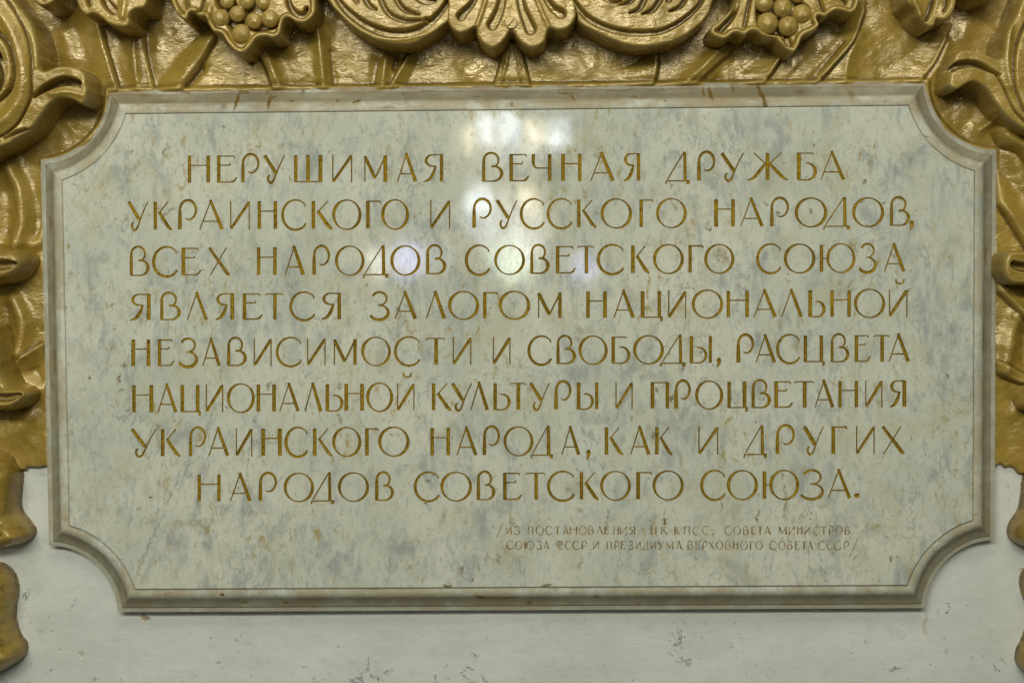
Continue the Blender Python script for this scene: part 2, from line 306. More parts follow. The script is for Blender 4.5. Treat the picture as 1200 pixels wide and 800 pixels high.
# ------------------------------------------------------------------ plaque geometry
ZF, ZB, ZW = .018, -.012, -.012       # panel front, plaque back, wall face
xs = [P(72,207,ZF)[0], P(82,617,ZF)[0]]; xr = [P(1143,203,ZF)[0], P(1139.5,613,ZF)[0]]
yt = [P(148,131,ZF)[1], P(1066,127,ZF)[1]]; yb = [P(158,690,ZF)[1], P(1063,686,ZF)[1]]
PX0, PX1, PY1, PY0 = sum(xs)/2, sum(xr)/2, sum(yt)/2, sum(yb)/2
CA, SAG = .0755, .0135
hc = CA*math.sqrt(2)/2; RAD = (hc*hc+SAG*SAG)/(2*SAG); off = CA/2-(RAD-SAG)/math.sqrt(2)   # circle centre relative to the rectangle's corner (negative = outside)
def outline(u, narc=26):
    """the eight runs of the plaque's edge pushed out by u: top, TR arc, right, BR arc, bottom, BL arc, left, TL arc"""
    x0, x1, y0, y1 = PX0-u, PX1+u, PY0-u, PY1+u; r = RAD-u; runs = []
    C = {'TR': (PX1-off, PY1-off), 'BR': (PX1-off, PY0+off), 'BL': (PX0+off, PY0+off), 'TL': (PX0+off, PY1-off)}
    def hit(c, y=None, x=None, sx=0, sy=0):
        if y is not None: return (c[0]+sx*math.sqrt(r*r-(y-c[1])**2), y)
        return (x, c[1]+sy*math.sqrt(r*r-(x-c[0])**2))
    def arc(c, a, b):
        t0 = math.atan2(a[1]-c[1], a[0]-c[0]); t1 = math.atan2(b[1]-c[1], b[0]-c[0]); dt = (t1-t0+pi) % (2*pi)-pi
        return [(c[0]+r*cos(t0+dt*i/narc), c[1]+r*sin(t0+dt*i/narc)) for i in range(narc+1)]
    a = hit(C['TL'], y=y1, sx=1); b = hit(C['TR'], y=y1, sx=-1); c = hit(C['TR'], x=x1, sy=-1); d = hit(C['BR'], x=x1, sy=1)
    e = hit(C['BR'], y=y0, sx=-1); f = hit(C['BL'], y=y0, sx=1); g_ = hit(C['BL'], x=x0, sy=1); h = hit(C['TL'], x=x0, sy=-1)
    ln = lambda p, q, n=40: [(p[0]+(q[0]-p[0])*i/n, p[1]+(q[1]-p[1])*i/n) for i in range(n+1)]
    return [ln(a,b), arc(C['TR'],b,c), ln(c,d), arc(C['BR'],d,e), ln(e,f), arc(C['BL'],f,g_), ln(g_,h), arc(C['TL'],h,a)]
UO = ((PX0+.5537)+(.5537-PX1))/2
UO_Y = ((.3091-PY1)+(PY0+.3091))/2
UO = (UO+UO_Y)/2
print('panel', PX0, PX1, PY0, PY1, 'moulding width', UO, UO_Y)
OUT = np.array([q for r in outline(UO) for q in r[:-1]])

# ------------------------------------------------------------------ letters: strokes in a unit box
def arc(cx, cy, rx, ry, a0, a1, n=14, w0=.5, w1=.5, wm=None):
    o = []
    for i in range(n+1):
        t = i/n; a = radians(a0+(a1-a0)*t)
        w = w0+(w1-w0)*t if wm is None else (w0+(wm-w0)*2*t if t < .5 else wm+(w1-wm)*(2*t-1))
        o.append((cx+rx*cos(a), cy+ry*sin(a), w))
    return o
T, t_ = 1.0, .36
def G(ch):
    O = lambda x0=0, x1=1: ('c', [((x0+x1)/2+(x1-x0)/2*cos(2*pi*i/34), .5+.53*sin(2*pi*i/34), .62+.26*cos(2*(2*pi*i/34)+.5)) for i in range(34)])
    s = lambda *p: ('o', list(p))
    if ch == 'Н': return [s((0,1,T),(0,0,T)), s((1,1,T),(1,0,T)), s((0,.64,t_),(1,.64,t_))]
    if ch == 'Е': return [s((.03,1,T),(.03,0,T)), s((0,.98,t_),(.82,.98,t_),(.88,.9,t_)), s((0,.64,t_),(.62,.64,t_),(.66,.72,t_)), s((0,.02,t_),(.7,.02,t_+.05),(.85,.06,.6),(1,.2,.35))]
    if ch == 'Р': return [('o', [(.04,0,T),(.04,.35,T),(.04,.66,.8)]+arc(.5,.70,.46,.35,178,-75,20,.65,.5,.75)+[(.45,.36,.35),(.36,.42,.25)])]
    if ch == 'У': return [s((0,1,T),(.56,.34,T)), ('k', [(1,1,t_),(.78,.68,t_),(.56,.28,.45),(.44,.06,.6),(.3,-.02,.65),(.19,.06,.65),(.18,.2,.6),(.27,.27,.4)])]
    if ch == 'Ш': return [s((0,1,T),(0,0,T)), s((.5,1,T),(.5,0,T)), s((1,1,T),(1,0,T)), s((0,.02,t_),(1,.02,t_))]
    if ch in 'ИЙ':
        r = [s((0,1.02,t_),(0,.02,t_)), s((.02,.02,.8),(.98,.96,.9)), s((1,1,t_),(1,-.02,t_))]
        if ch == 'Й': r.append(('k', [(.36,1.40,.6),(.42,1.28,.45),(.6,1.235,.5),(.78,1.28,.45),(.84,1.40,.6)]))
        return r
    if ch == 'М': return [s((0,.96,t_),(0,0,t_)), s((.0,.94,T),(.5,.14,T)), s((.5,.12,.5),(1,.95,.5)), s((1,.97,T),(1,0,T))]
    if ch in 'АЛ':
        r = [s((0,0,t_),(.5,1.06,t_)), s((.46,1.06,.8),(.98,0,T))]
        if ch == 'А': r.append(s((.14,.29,t_),(.84,.29,t_)))
        return r
    if ch == 'Я': return [s((.97,1,T),(.97,0,T)), ('o', [(1,.99,t_),(.6,.99,t_)]+arc(.5,.78,.36,.21,90,262,12,t_,.5,.85)+[(.7,.56,.4)]), ('k', [(.66,.58,.5),(.52,.3,.9),(.3,.08,.8),(0,0,.25)])]
    if ch == 'В': return [('o', [(.04,0,.9),(.04,.4,.9),(.04,.72,.8)]+arc(.42,.78,.38,.27,178,-62,16,.65,.5,.65)+[(.45,.54,.35)]), ('o', [(.42,.55,.35)]+arc(.5,.29,.47,.28,88,-90,14,.45,.4,.95)+[(.02,.015,t_)])]
    if ch == 'Ч': return [('o', [(.04,1,.95),(.03,.72,.9)]+arc(.28,.68,.25,.2,180,265,6,.75,.4)+[(1,.48,t_)]), s((1,1,T),(1,0,T))]
    if ch == 'Д': return [s((.06,.04,t_),(.80,1.06,t_)), s((.82,1.06,.8),(.84,.0,.95)), s((0,-.01,t_),(1,-.01,t_)), s((.02,.0,.4),(0,-.13,.5)), s((.97,.02,.9),(.97,-.13,.9))]
    if ch == 'Ж': return [s((.5,1,T),(.5,0,T)), s((.16,1,t_),(.45,.6,t_)), ('k', [(.46,.62,.7),(.28,.3,.9),(.15,.08,.7),(0,0,.25)]), s((.84,1,t_),(.55,.6,t_)), ('k', [(.54,.62,.8),(.78,.25,T),(.9,.08,.8),(1,0,.4)])]
    if ch == 'Б': return [s((.05,1,T),(.05,0,T)), s((0,.98,t_),(.82,.98,t_),(.86,.93,t_)), ('o', [(.45,.62,.3)]+arc(.5,.31,.5,.31,88,-90,14,.4,.4,.95)+[(.02,.01,t_)])]
    if ch == 'К': return [s((.04,1,T),(.04,0,T)), s((.78,1,t_),(.24,.58,t_)), s((.26,.64,.8),(.8,.1,T),(1,-.02,.5))]
    if ch == 'С': return [('o', [(.97,.80,.45)]+arc(.56,.5,.56,.54,44,312,26,.35,.6,.85)+[(1,.2,.55)])]
    if ch == 'О': return [O()]
    if ch == 'Г': return [s((.05,1,T),(.05,0,T)), s((0,.98,t_),(.9,.98,t_+.1),(1,.9,.3))]
    if ch == 'Х': return [s((0,1,.8),(.9,.06,T),(1,0,.6)), s((.85,1,t_),(.05,0,t_))]
    if ch == 'Т': return [s((.54,1,T),(.54,0,T)), s((0,.92,.3),(.08,.98,t_),(.92,.98,t_),(1,.92,.3))]
    if ch == 'З': return [('o', arc(.48,.78,.4,.25,158,-72,16,.7,.4,.6)+[(.38,.52,.3)]), ('o', [(.42,.53,.3)]+arc(.46,.25,.52,.28,84,-158,18,.4,.75,.9))]
    if ch == 'Ц': return [s((.03,1,T),(.03,0,T)), s((.86,1,T),(.86,0,T)), s((0,.02,t_),(1,.02,t_)), s((.97,.02,.8),(.97,-.14,.6))]
    if ch == 'Ь': return [s((.06,1,T),(.06,0,T)), ('o', [(.4,.56,.3)]+arc(.52,.29,.48,.29,95,-90,14,.4,.4,.9)+[(.02,.01,t_)])]
    if ch == 'Ы': return [s((.04,1,T),(.04,0,T)), ('o', [(.3,.56,.3)]+arc(.38,.29,.37,.29,95,-90,14,.4,.4,.85)+[(.02,.01,t_)]), s((.96,1,.9),(.96,0,.9))]
    if ch == 'П': return [s((.03,1,.9),(.03,0,.9)), s((.97,1,.9),(.97,0,.9)), s((0,.98,t_),(1,.98,t_))]
    if ch == 'Ю': return [s((.02,1,T),(.02,0,T)), s((0,.5,t_),(.22,.5,t_)), O(.21,1)]
    if ch == ',': return [('k', [(.3,.15,1.0),(.55,.10,1.3),(.62,.0,1.0),(.45,-.10,.6),(.2,-.17,.35)])]
    if ch == '.': return [('k', [(.12,.10,.85),(.3,.10,1.3),(.5,.10,1.5),(.7,.10,1.3),(.88,.10,.85)])]
    if ch == '/': return [s((0,0,t_),(1,1,t_))]
    raise ValueError(ch)
# rows: (yt, yb at x=200), (yt, yb at x=1000), [ (zoom offset, scale, "letters", [x0, x1 ...]) ]
LINES = [
 ((182.7,214.4),(178.8,210.8),[(200,3.75,'НЕРУШИМА',[76,172,202,298,308,395,406,508,543,665,706,802,847,950,990,1085]),(510,3.75,'Я',[-58,37]),
   (510,3.75,'ВЕЧНАЯ',[203,302,325,418,422,510,555,642,677,790,820,902]),(760,3.75,'ДРУЖБА',[70,184,212,298,315,424,428,618,650,740,750,866])]),
 ((236.3,269),(233,264.8),[(140,3.75,'УКРАИНСКОГ',[34,132,148,236,256,346,346,460,482,577,608,692,712,824,842,942,935,1064,1082,1156]),(450,3.75,'О',[-12,110]),
   (450,3.75,'ИРУССКО',[199,295,386,479,490,592,598,708,716,830,846,940,952,1090]),(760,3.75,'Г',[-42,28]),(760,3.75,'ОНАРОДОВ',[33,168,290,378,398,508,532,622,643,785,764,888,895,1035,1058,1152]),(760,3.75,',',[1143,1166])]),
 ((290.5,322.8),(286.7,318.5),[(140,3.75,'ВСЕХНАРОД',[42,135,145,258,272,365,388,490,605,690,722,816,846,930,947,1077,1066,1185]),(450,3.75,'ОВСОВЕТСК',[28,160,182,276,357,468,484,620,640,730,754,848,843,930,937,1057,1084,1172]),
   (760,3.75,'ОГОСОЮЗА',[20,155,173,248,245,377,474,586,595,733,750,910,922,1005,1030,1130])]),
 ((344.4,374.8),(340,371.1),[(140,3.75,'ЯВЛЯЕТСЯЗ',[40,138,176,272,292,390,414,505,540,635,634,726,748,862,880,975,1098,1190]),(450,3.75,'АЛОГОМНА',[42,146,180,274,282,418,433,508,505,642,673,780,890,978,1004,1104]),
   (450,3.75,'Ц',[1127,1229]),(760,3.75,'ИОНАЛЬНОЙ',[82,170,190,328,344,440,457,565,578,680,700,778,800,888,903,1040,1052,1142])]),
 ((397.6,428.9),(392.8,424),[(140,3.75,'НЕЗАВИСИМО',[54,134,167,246,258,348,360,447,470,562,586,673,688,804,820,910,938,1042,1062,1193]),(450,3.75,'СТИИСВОБО',[45,162,177,275,298,388,474,560,632,740,755,846,855,983,997,1083,1095,1230]),
   (760,3.75,'ДЫ,РАСЦВЕТА',[47,165,178,282,296,318,385,468,466,562,562,668,680,778,797,885,905,980,983,1065,1050,1150])]),
 ((451,482.8),(446.2,477),[(140,3.75,'НАЦИОНАЛЬН',[57,147,163,256,267,362,375,460,472,595,604,686,698,794,808,893,903,985,990,1073]),(450,3.75,'О',[-78,40]),(450,3.75,'ЙКУЛЬТУРЫИ',[53,138,208,302,294,392,375,462,478,557,545,630,637,735,747,828,845,945,1013,1097]),
   (760,3.75,'ПРОЦВЕТАНИЯ',[8,92,112,190,205,328,345,440,450,540,552,640,633,733,725,818,835,920,948,1032,1052,1133])]),
 ((502.4,534.2),(499.5,531.5),[(140,3.75,'УКРАИНСКОГ',[48,168,180,274,303,386,386,484,507,588,625,712,727,830,848,942,935,1063,1078,1146]),(450,3.75,'О',[-25,112]),
   (450,3.75,'НАРОДА,КА',[205,289,314,412,432,514,525,657,640,745,775,864,886,908,968,1057,1077,1172]),(760,3.75,'КИДРУГИХ',[27,110,215,310,413,523,557,648,678,776,802,880,908,998,1022,1130])]),
 ((556,587.2),(551.4,583.6),[(200,3.75,'НАРОДОВ',[119,219,256,357,385,472,497,630,612,722,735,872,896,984]),(470,3.75,'СОВЕТСКОГ',[57,172,173,312,330,417,447,537,540,640,643,765,783,874,875,1010,1032,1110]),
   (710,3.75,'ОСОЮЗА.',[205,342,416,528,532,668,687,850,853,962,970,1080,1088,1118])]),
 ((616.5,625.4),(616.6,626.2),[(575,5.217,'ИЗПОСТАНОВЛЕНИЯЦКК',[92,130,140,182,228,262,275,325,335,378,385,430,440,478,482,530,540,588,595,632,645,690,695,725,750,785,790,835,845,885,978,1018,1040,1085,1122,1160]),
   (790,5.217,'ПСС,СОВЕТАМИНИСТРОВ',[60,98,112,155,172,212,233,244,308,352,362,408,420,458,472,500,505,545,550,592,638,688,700,738,752,784,795,835,850,890,893,935,945,978,985,1030,1042,1076])]),
 ((633.8,642.5),(634.1,643.6),[(575,5.217,'СОЮЗАСССРИПРЕЗИДИУМА',[97,138,150,192,205,270,280,315,322,360,408,446,455,492,500,545,555,590,625,665,708,742,755,785,795,830,842,875,885,920,925,968,975,1012,1020,1060,1070,1118,1130,1172]),
   (790,5.217,'ВЕРХОВНОГОСОВЕТАСССР',[80,118,130,163,172,205,210,250,255,300,310,350,360,392,405,450,462,490,497,542,583,625,638,682,690,725,738,770,775,812,815,850,880,925,932,970,978,1020,1036,1072])]),
]
SLASH = [(582,629.5,589,613,), (995.5,653,1005,631)]
letters = []     # (char, small, [strokes as (closed, pts xyw in metres)])
def add_letter(ch, x0, x1, fy, small):
    TW = 4.3 if not small else 1.75
    jit = (random.random()-.5)*.35
    ins = TW*.42 if ch not in 'СО' else TW*.3
    if ch in ',.': ins = 0
    if ch == 'О' and not small: x0 += .4; x1 -= .4
    strokes = []
    xm = (x0+x1)/2; yt0, yb0 = fy(xm)
    for kind, pts in G(ch):
        if kind == 'k': pts = [tuple(q) for q in catmull(pts, 5, closed=False)]
        o = []
        wf = 1.0+(random.random()-.5)*.16
        for (ux, uy, w) in pts:
            px = x0+ins+(x1-x0-2*ins)*ux; a, b_ = fy(px); py = b_-(b_-a)*uy+jit*.5
            X, Y = P(px, py, ZF); o.append((X, Y, max(w*wf*TW*.00099, .00105 if not small else .0008)))
        strokes.append((kind == 'c', o))
    letters.append((ch, small, strokes))
for li, (l0, l1, segs) in enumerate(LINES):
    fy = lambda x, l0=l0, l1=l1: (l0[0]+(l1[0]-l0[0])*(x-200)/800, l0[1]+(l1[1]-l0[1])*(x-200)/800)
    for (offx, sc, txt, xx) in segs:
        assert len(xx) == 2*len(txt), (li, txt, len(xx), len(txt))
        for i, ch in enumerate(txt): add_letter(ch, offx+xx[2*i]/sc, offx+xx[2*i+1]/sc, fy, li >= 8)
for (xa, ya, xb, yb_) in SLASH:
    A_ = P(xa, ya, ZF); B_ = P(xb, yb_, ZF); letters.append(('/', True, [(False, [(*A_, .0009), (*B_, .0009)])]))
print('letters', len(letters))

def stroke_solid(closed, pts):
    p = np.array(pts)
    if not closed:      # drop doubled points
        keep = [0]+[i for i in range(1, len(p)) if np.hypot(*(p[i,:2]-p[i-1,:2])) > 1e-5]; p = p[keep]
    n = len(p); V = []; F = []; e = .0006
    for i in range(n):
        a = p[(i-1) % n] if closed or i > 0 else p[i]; c = p[(i+1) % n] if closed or i < n-1 else p[i]; b = p[i]
        d1 = b[:2]-a[:2]; d2 = c[:2]-b[:2]
        l1 = np.hypot(*d1); l2 = np.hypot(*d2)
        if l1 < 1e-9: d1 = d2; l1 = l2
        if l2 < 1e-9: d2 = d1; l2 = l1
        d1 = d1/l1; d2 = d2/l2; tt = d1+d2; tt /= max(np.hypot(*tt), 1e-9); nn = np.array([-tt[1], tt[0]])
        mit = 1/max(.75, abs(tt@d1)); w = b[2]*mit; dep = b[2]*.52+.0002; hw = w/2*(1+e/dep)
        V += [(*(b[:2]-nn*hw), ZF+e), (*(b[:2]+nn*hw), ZF+e), (b[0], b[1], ZF-dep)]
    m = n if closed else n-1
    for i in range(m):
        j = (i+1) % n; A, B, C = 3*i, 3*i+1, 3*i+2; D, E_, F_ = 3*j, 3*j+1, 3*j+2
        F += [(A,D,E_,B), (B,E_,F_,C), (C,F_,D,A)]
    if not closed: F += [(0,1,2), (3*(n-1), 3*(n-1)+2, 3*(n-1)+1)]
    return V, F
# the panel body
inner = np.array([q for r in outline(0) for q in r[:-1]])
hand = outline(0.0)
nI = len(inner)
ch_ = .0012
inn2 = np.array([q for r in outline(-ch_) for q in r[:-1]])
V = [(x, y, ZF) for x, y in inn2]+[(x, y, ZF-ch_*.8) for x, y in inner]+[(x, y, .002) for x, y in inner]
F = [list(range(nI-1, -1, -1))]
for k_ in (0, 1):
    for i in range(nI):
        j = (i+1) % nI; F.append((k_*nI+i, k_*nI+j, (k_+1)*nI+j, (k_+1)*nI+i))
F.append(list(range(2*nI, 3*nI)))
def raw(name, V, F):
    me = bpy.data.meshes.new(name); me.from_pydata([tuple(map(float, v)) for v in V], [], [tuple(f) for f in F])
    bm = bmesh.new(); bm.from_mesh(me); bmesh.ops.recalc_face_normals(bm, faces=bm.faces); bmesh.ops.triangulate(bm, faces=[f for f in bm.faces if len(f.verts) > 4]); bm.to_mesh(me); bm.free()
    o = bpy.data.objects.new(name, me); COL.objects.link(o); return o
cur = raw('blank', V, F)
npass = max(len(s) for _, _, s in letters)
buckets = {}
for j, (c_, sm_, ss) in enumerate(letters):
    for i, s_ in enumerate(ss): buckets.setdefault((i, j % 2), []).append(s_)
# chips broken out of the lower edge
buckets[(99, 0)] = 'chips'
def run_bool(cur, cut, solver):
    md = cur.modifiers.new('b', 'BOOLEAN'); md.operation = 'DIFFERENCE'; md.object = cut; md.solver = solver
    dg = bpy.context.evaluated_depsgraph_get(); dg.update()
    ev = cur.evaluated_get(dg); me = bpy.data.meshes.new_from_object(ev); cur.modifiers.remove(md)
    return me
for key in sorted(buckets):
    V = []; F = []
    if buckets[key] == 'chips':
        for (px, py, r_) in [(524.5,690.5,.0036),(640,690,.0042),(634,690,.003),(645,690,.0026),(286,692,.002),(980,688,.0022)]:
            x, y = P(px, py, ZF); b0 = len(V)
            V += [(x-r_*1.6,y-r_,ZF+.001),(x+r_*1.7,y-r_,ZF+.001),(x+r_*.5,y+r_*.7,ZF+.001),(x-r_*.4,y+r_*.8,ZF+.001),(x-r_,y-r_*1.2,ZF-.004),(x+r_,y-r_*1.2,ZF-.004),(x,y,ZF-.0025)]
            F += [(b0,b0+1,b0+2,b0+3),(b0,b0+4,b0+5,b0+1),(b0+1,b0+5,b0+2),(b0+2,b0+5,b0+6),(b0+2,b0+6,b0+3),(b0+3,b0+6,b0+4),(b0,b0+3,b0+4),(b0+4,b0+6,b0+5)]
    else:
        for cl, pts in buckets[key]:
            v_, f_ = stroke_solid(cl, pts); b0 = len(V); V += v_; F += [tuple(q+b0 for q in f) for f in f_]
    cut = raw('cutter', V, F)
    me = None
    try: me = run_bool(cur, cut, 'MANIFOLD')
    except Exception as ex: print('manifold', ex)
    if me is None or len(me.polygons) <= len(cur.data.polygons) or len(me.polygons) < 50:
        print('fallback exact', key); me = run_bool(cur, cut, 'EXACT')
    cur.data = me
    bpy.data.objects.remove(cut)
me = cur.data
nv = len(me.vertices); vc = np.empty(nv*3); me.vertices.foreach_get('co', vc); vc = vc.reshape(-1, 3)
polys = [tuple(p.vertices) for p in me.polygons]
bpy.data.objects.remove(cur)
print('panel polys', len(polys))
kd_pts = []; 
for j, (c_, sm_, ss) in enumerate(letters):
    for cl, pts in ss:
        q = np.array(pts)[:, :2]
        if cl: q = np.vstack([q, q[:1]])
        for a, b in zip(q[:-1], q[1:]):
            n = max(2, int(np.hypot(*(b-a))/.0006))
            for i in range(n+1): kd_pts.append((*(a+(b-a)*i/n), j))
kd = kdtree.KDTree(len(kd_pts))
for i, (x, y, j) in enumerate(kd_pts): kd.insert((x, y, 0), i)
kd.balance()
front = []; lf = {}
for p_ in polys:
    z = vc[list(p_), 2]
    c = vc[list(p_)].mean(0)
    is_groove = z.min() > .0035 and z.min() < ZF-2e-5
    if is_groove:
        _, i, dist = kd.find((c[0], c[1], 0))
        if dist < .0032 and not (z.min() > ZF-ch_*1.05 and z.max() < ZF+1e-4 and abs(c[1]-PY0) < .002):
            lf.setdefault(kd_pts[i][2], []).append(p_); continue
    front.append(p_)

plaque = empty('marble_plaque', (0, 0, ZB))
tag(plaque, 'white marble plaque with carved gilded Cyrillic inscription and scooped corners, fixed on the wall', 'plaque')
def sub(polys_):
    used = sorted({i for f in polys_ for i in f}); mp = {a: b for b, a in enumerate(used)}
    return vc[used], [[mp[i] for i in f] for f in polys_]
v_, f_ = sub(front); panel = link('inscribed_panel', v_, f_, MARBLE, plaque)
NM = {',': 'comma', '.': 'full_stop', '/': 'slash'}
for j in sorted(lf):
    c_, sm_, ss = letters[j]
    v_, f_ = sub(lf[j]); link(NM.get(c_, 'letter'), v_, f_, FADED if sm_ else GILT, panel)
# moulded frame, one piece per run
prof = [(.0009,.002),(.0009,.0150),(.0016,.0157),(.0040,.0160),(.0065,.0156),(.0090,.0144),(.0106,.0128),(.0118,.0110),(.0135,.0090),(.0160,.0068),(.0190,.0050),(.0215,.0042),(.0225,.0038),(.0229,.0016),(.0236,.0010),(UO-.0012,.0004),(UO,-.0012),(UO,ZB)]
prof = [(u_ if i < 12 else u_, z_) for i, (u_, z_) in enumerate(prof)]
def scale_u(u_): return u_ if u_ >= UO-.001 else u_*(UO-.0012)/.0262
prof = [(scale_u(u_), z_) for u_, z_ in prof]
R_ = [outline(u_) for u_, _ in prof]
xj = P(893.5, 115, .01)[0]
def run_piece(k, i0, i1, clip=None):
    V = []; F = []; m = len(prof)
    for i in range(i0, i1+1):
        for q, (u_, z_) in enumerate(prof):
            x, y = R_[q][k][i]
            V.append([x, y, z_])
    if clip:
        side, xv = clip
        e0 = (i1-i0)*m if side == 'end' else 0
        for q in range(m): V[e0+q][0] = xv
    n = i1-i0
    for i in range(n):
        for q in range(m-1): F.append((i*m+q, i*m+q+1, (i+1)*m+q+1, (i+1)*m+q))
    F.append(tuple(range(m))); F.append(tuple(range(n*m+m-1, n*m-1, -1)))
    V = np.array(V)
    # slight hand-worked unevenness of the stone
    V[:,2] += .00022*vnoise(V[:,0], V[:,1], 60, 5); c = V.mean(0)
    if k % 2 == 0:
        ax = 0 if k in (0, 4) else 1; V[:,ax] = c[ax]+(V[:,ax]-c[ax])*(1-.00012)
    return V, F
for k_ in range(8):
    if k_ == 0:
        pieces = [run_piece(0, 0, 40)]
    else: pieces = [run_piece(k_, 0, len(R_[0][k_])-1)]
    for V, F in pieces: link('moulding', V, F, MOULD, plaque, smooth=28)
# backing block behind, so that the joints are dark
bk = [(x, y, ZB) for x, y in OUT*.985]+[(x, y, .0015) for x, y in OUT*.985]; n = len(OUT)
link('backing_slab', bk, [list(range(n)), list(range(2*n-1, n-1, -1))]+[(i, (i+1) % n, n+(i+1) % n, n+i) for i in range(n)], GROUT, plaque)

# ------------------------------------------------------------------ wall
def grid(x0, x1, y0, y1, st):
    nx = int((x1-x0)/st)+1; ny = int((y1-y0)/st)+1
    X, Y = np.meshgrid(np.linspace(x0, x1, nx), np.linspace(y0, y1, ny)); return X, Y, nx, ny
X, Y, nx, ny = grid(-1.3, 1.3, -1.0, 1.0, .012)
Z = ZW-.0008+.0012*vnoise(X, Y, 9, 3)+.0006*vnoise(X, Y, 30, 4)
idx = np.arange(nx*ny).reshape(ny, nx)
F = np.stack([idx[:-1,:-1], idx[:-1,1:], idx[1:,1:], idx[1:,:-1]], -1).reshape(-1, 4)
wall = link('wall', np.stack([X, Y, Z-.0018], -1).reshape(-1, 3), F, PLASTER, smooth=180); tag(wall, kind='structure')

# ------------------------------------------------------------------ reliefs
def seg_dist(X, Y, poly, closed, ws=None):
    """distance to a polyline; also the width carried by the nearest point"""
    n = len(poly); best = np.full(X.shape, 1e9); wn = np.zeros(X.shape)
    for i in range(n if closed else n-1):
        a = poly[i]; b = poly[(i+1) % n]; d = b[:2]-a[:2]; L = d@d+1e-15
        t = np.clip(((X-a[0])*d[0]+(Y-a[1])*d[1])/L, 0, 1); r = np.hypot(X-a[0]-t*d[0], Y-a[1]-t*d[1])
        m = r < best; best[m] = r[m]
        if ws is not None: wn[m] = (ws[i]+(ws[(i+1) % n]-ws[i])*t)[m]
    return best, wn
def inside(X, Y, poly):
    c = np.zeros(X.shape, bool); n = len(poly)
    for i in range(n):
        (x1, y1), (x2, y2) = poly[i][:2], poly[(i+1) % n][:2]
        if y1 == y2: continue
        c ^= ((y1 > Y) != (y2 > Y)) & (X < (x2-x1)*(Y-y1)/(y2-y1)+x1)
    return c
def sdist(X, Y, poly):
    d, _ = seg_dist(X, Y, poly, True); return np.where(inside(X, Y, poly), d, -d)
def hfield(name, sd_fn, z_fn, bbox, st, zlow, mat, parent=None):
    X, Y, nx, ny = grid(*bbox, st); sd = sd_fn(X, Y)
    # pull the ring just outside on to the outline
    e = st*.25; gx = (sd_fn(X+e, Y)-sd_fn(X-e, Y))/(2*e); gy = (sd_fn(X, Y+e)-sd_fn(X, Y-e))/(2*e); gl = np.maximum(gx*gx+gy*gy, .25)
    ring = (sd < 0) & (sd > -st*1.45)
    X = np.where(ring, X-gx/gl*sd, X); Y = np.where(ring, Y-gy/gl*sd, Y)
    sd2 = np.where(ring, 0, sd)
    Z = z_fn(X, Y, np.maximum(sd2, 0)); Z = np.where(ring, zlow(X, Y) if callable(zlow) else zlow, Z)
    ok = (sd > -st*1.45); idx = np.arange(nx*ny).reshape(ny, nx)
    q = ok[:-1,:-1] & ok[:-1,1:] & ok[1:,1:] & ok[1:,:-1]
    allring = ring[:-1,:-1] & ring[:-1,1:] & ring[1:,1:] & ring[1:,:-1]; q &= ~allring
    F = np.stack([idx[:-1,:-1], idx[:-1,1:], idx[1:,1:], idx[1:,:-1]], -1)[q]
    used = np.unique(F); mp = np.full(nx*ny, -1); mp[used] = np.arange(len(used))
    V = np.stack([X, Y, Z], -1).reshape(-1, 3)[used]
    return link(name, V, mp[F], mat, parent, smooth=180)
def smooth01(t): t = np.clip(t, 0, 1); return t*t*(3-2*t)
def side_of(X, Y, p):
    best = np.full(X.shape, 1e9); s_ = np.zeros(X.shape)
    for a, b in zip(p[:-1], p[1:]):
        d = b[:2]-a[:2]; L = d@d+1e-15; t = np.clip(((X-a[0])*d[0]+(Y-a[1])*d[1])/L, 0, 1)
        q = np.hypot(X-a[0]-t*d[0], Y-a[1]-t*d[1]); m = q < best; best[m] = q[m]; s_[m] = (d[0]*(Y-a[1])-d[1]*(X-a[0]))[m]
    return s_
def feats(X, Y, fs, zt):
    """grooves (depth > 0 cuts, < 0 raises): (points [(px, py, width px)], depth m, kind)"""
    h = np.zeros(X.shape)
    for pts, dep, kind in fs:
        p = catmull([(*P(a, b, zt), w*.00097) for a, b, w in pts], 5, closed=False) if len(pts) > 2 else np.array([(*P(a, b, zt), w*.00097) for a, b, w in pts])
        pad = p[:,2].max()*2.8
        m = (X > p[:,0].min()-pad) & (X < p[:,0].max()+pad) & (Y > p[:,1].min()-pad) & (Y < p[:,1].max()+pad)
        if not m.any(): continue
        d, w = seg_dist(X[m], Y[m], p, False, p[:,2]); w = np.maximum(w, .0003)
        if kind == 'v' and dep < 0: q = np.exp(-(d/(w*.8))**1.25)
        elif kind == 'v': q = 1-smooth01(d/w)
        elif kind == 's': q = 1-smooth01((d/w-.55)/.45)
        elif kind == 'f':
            sgn = side_of(X[m], Y[m], p); q = np.where(sgn > 0, np.clip(1-d/(w*2.4), 0, 1)**1.25, 1-smooth01(d/.0038))
        elif kind == 'r': q = np.sqrt(np.clip(1-(d/w)**2, 0, 1))
        else: q = np.exp(-(d/w)**2)
        h[m] -= dep*q
    return h
ZG = -.005
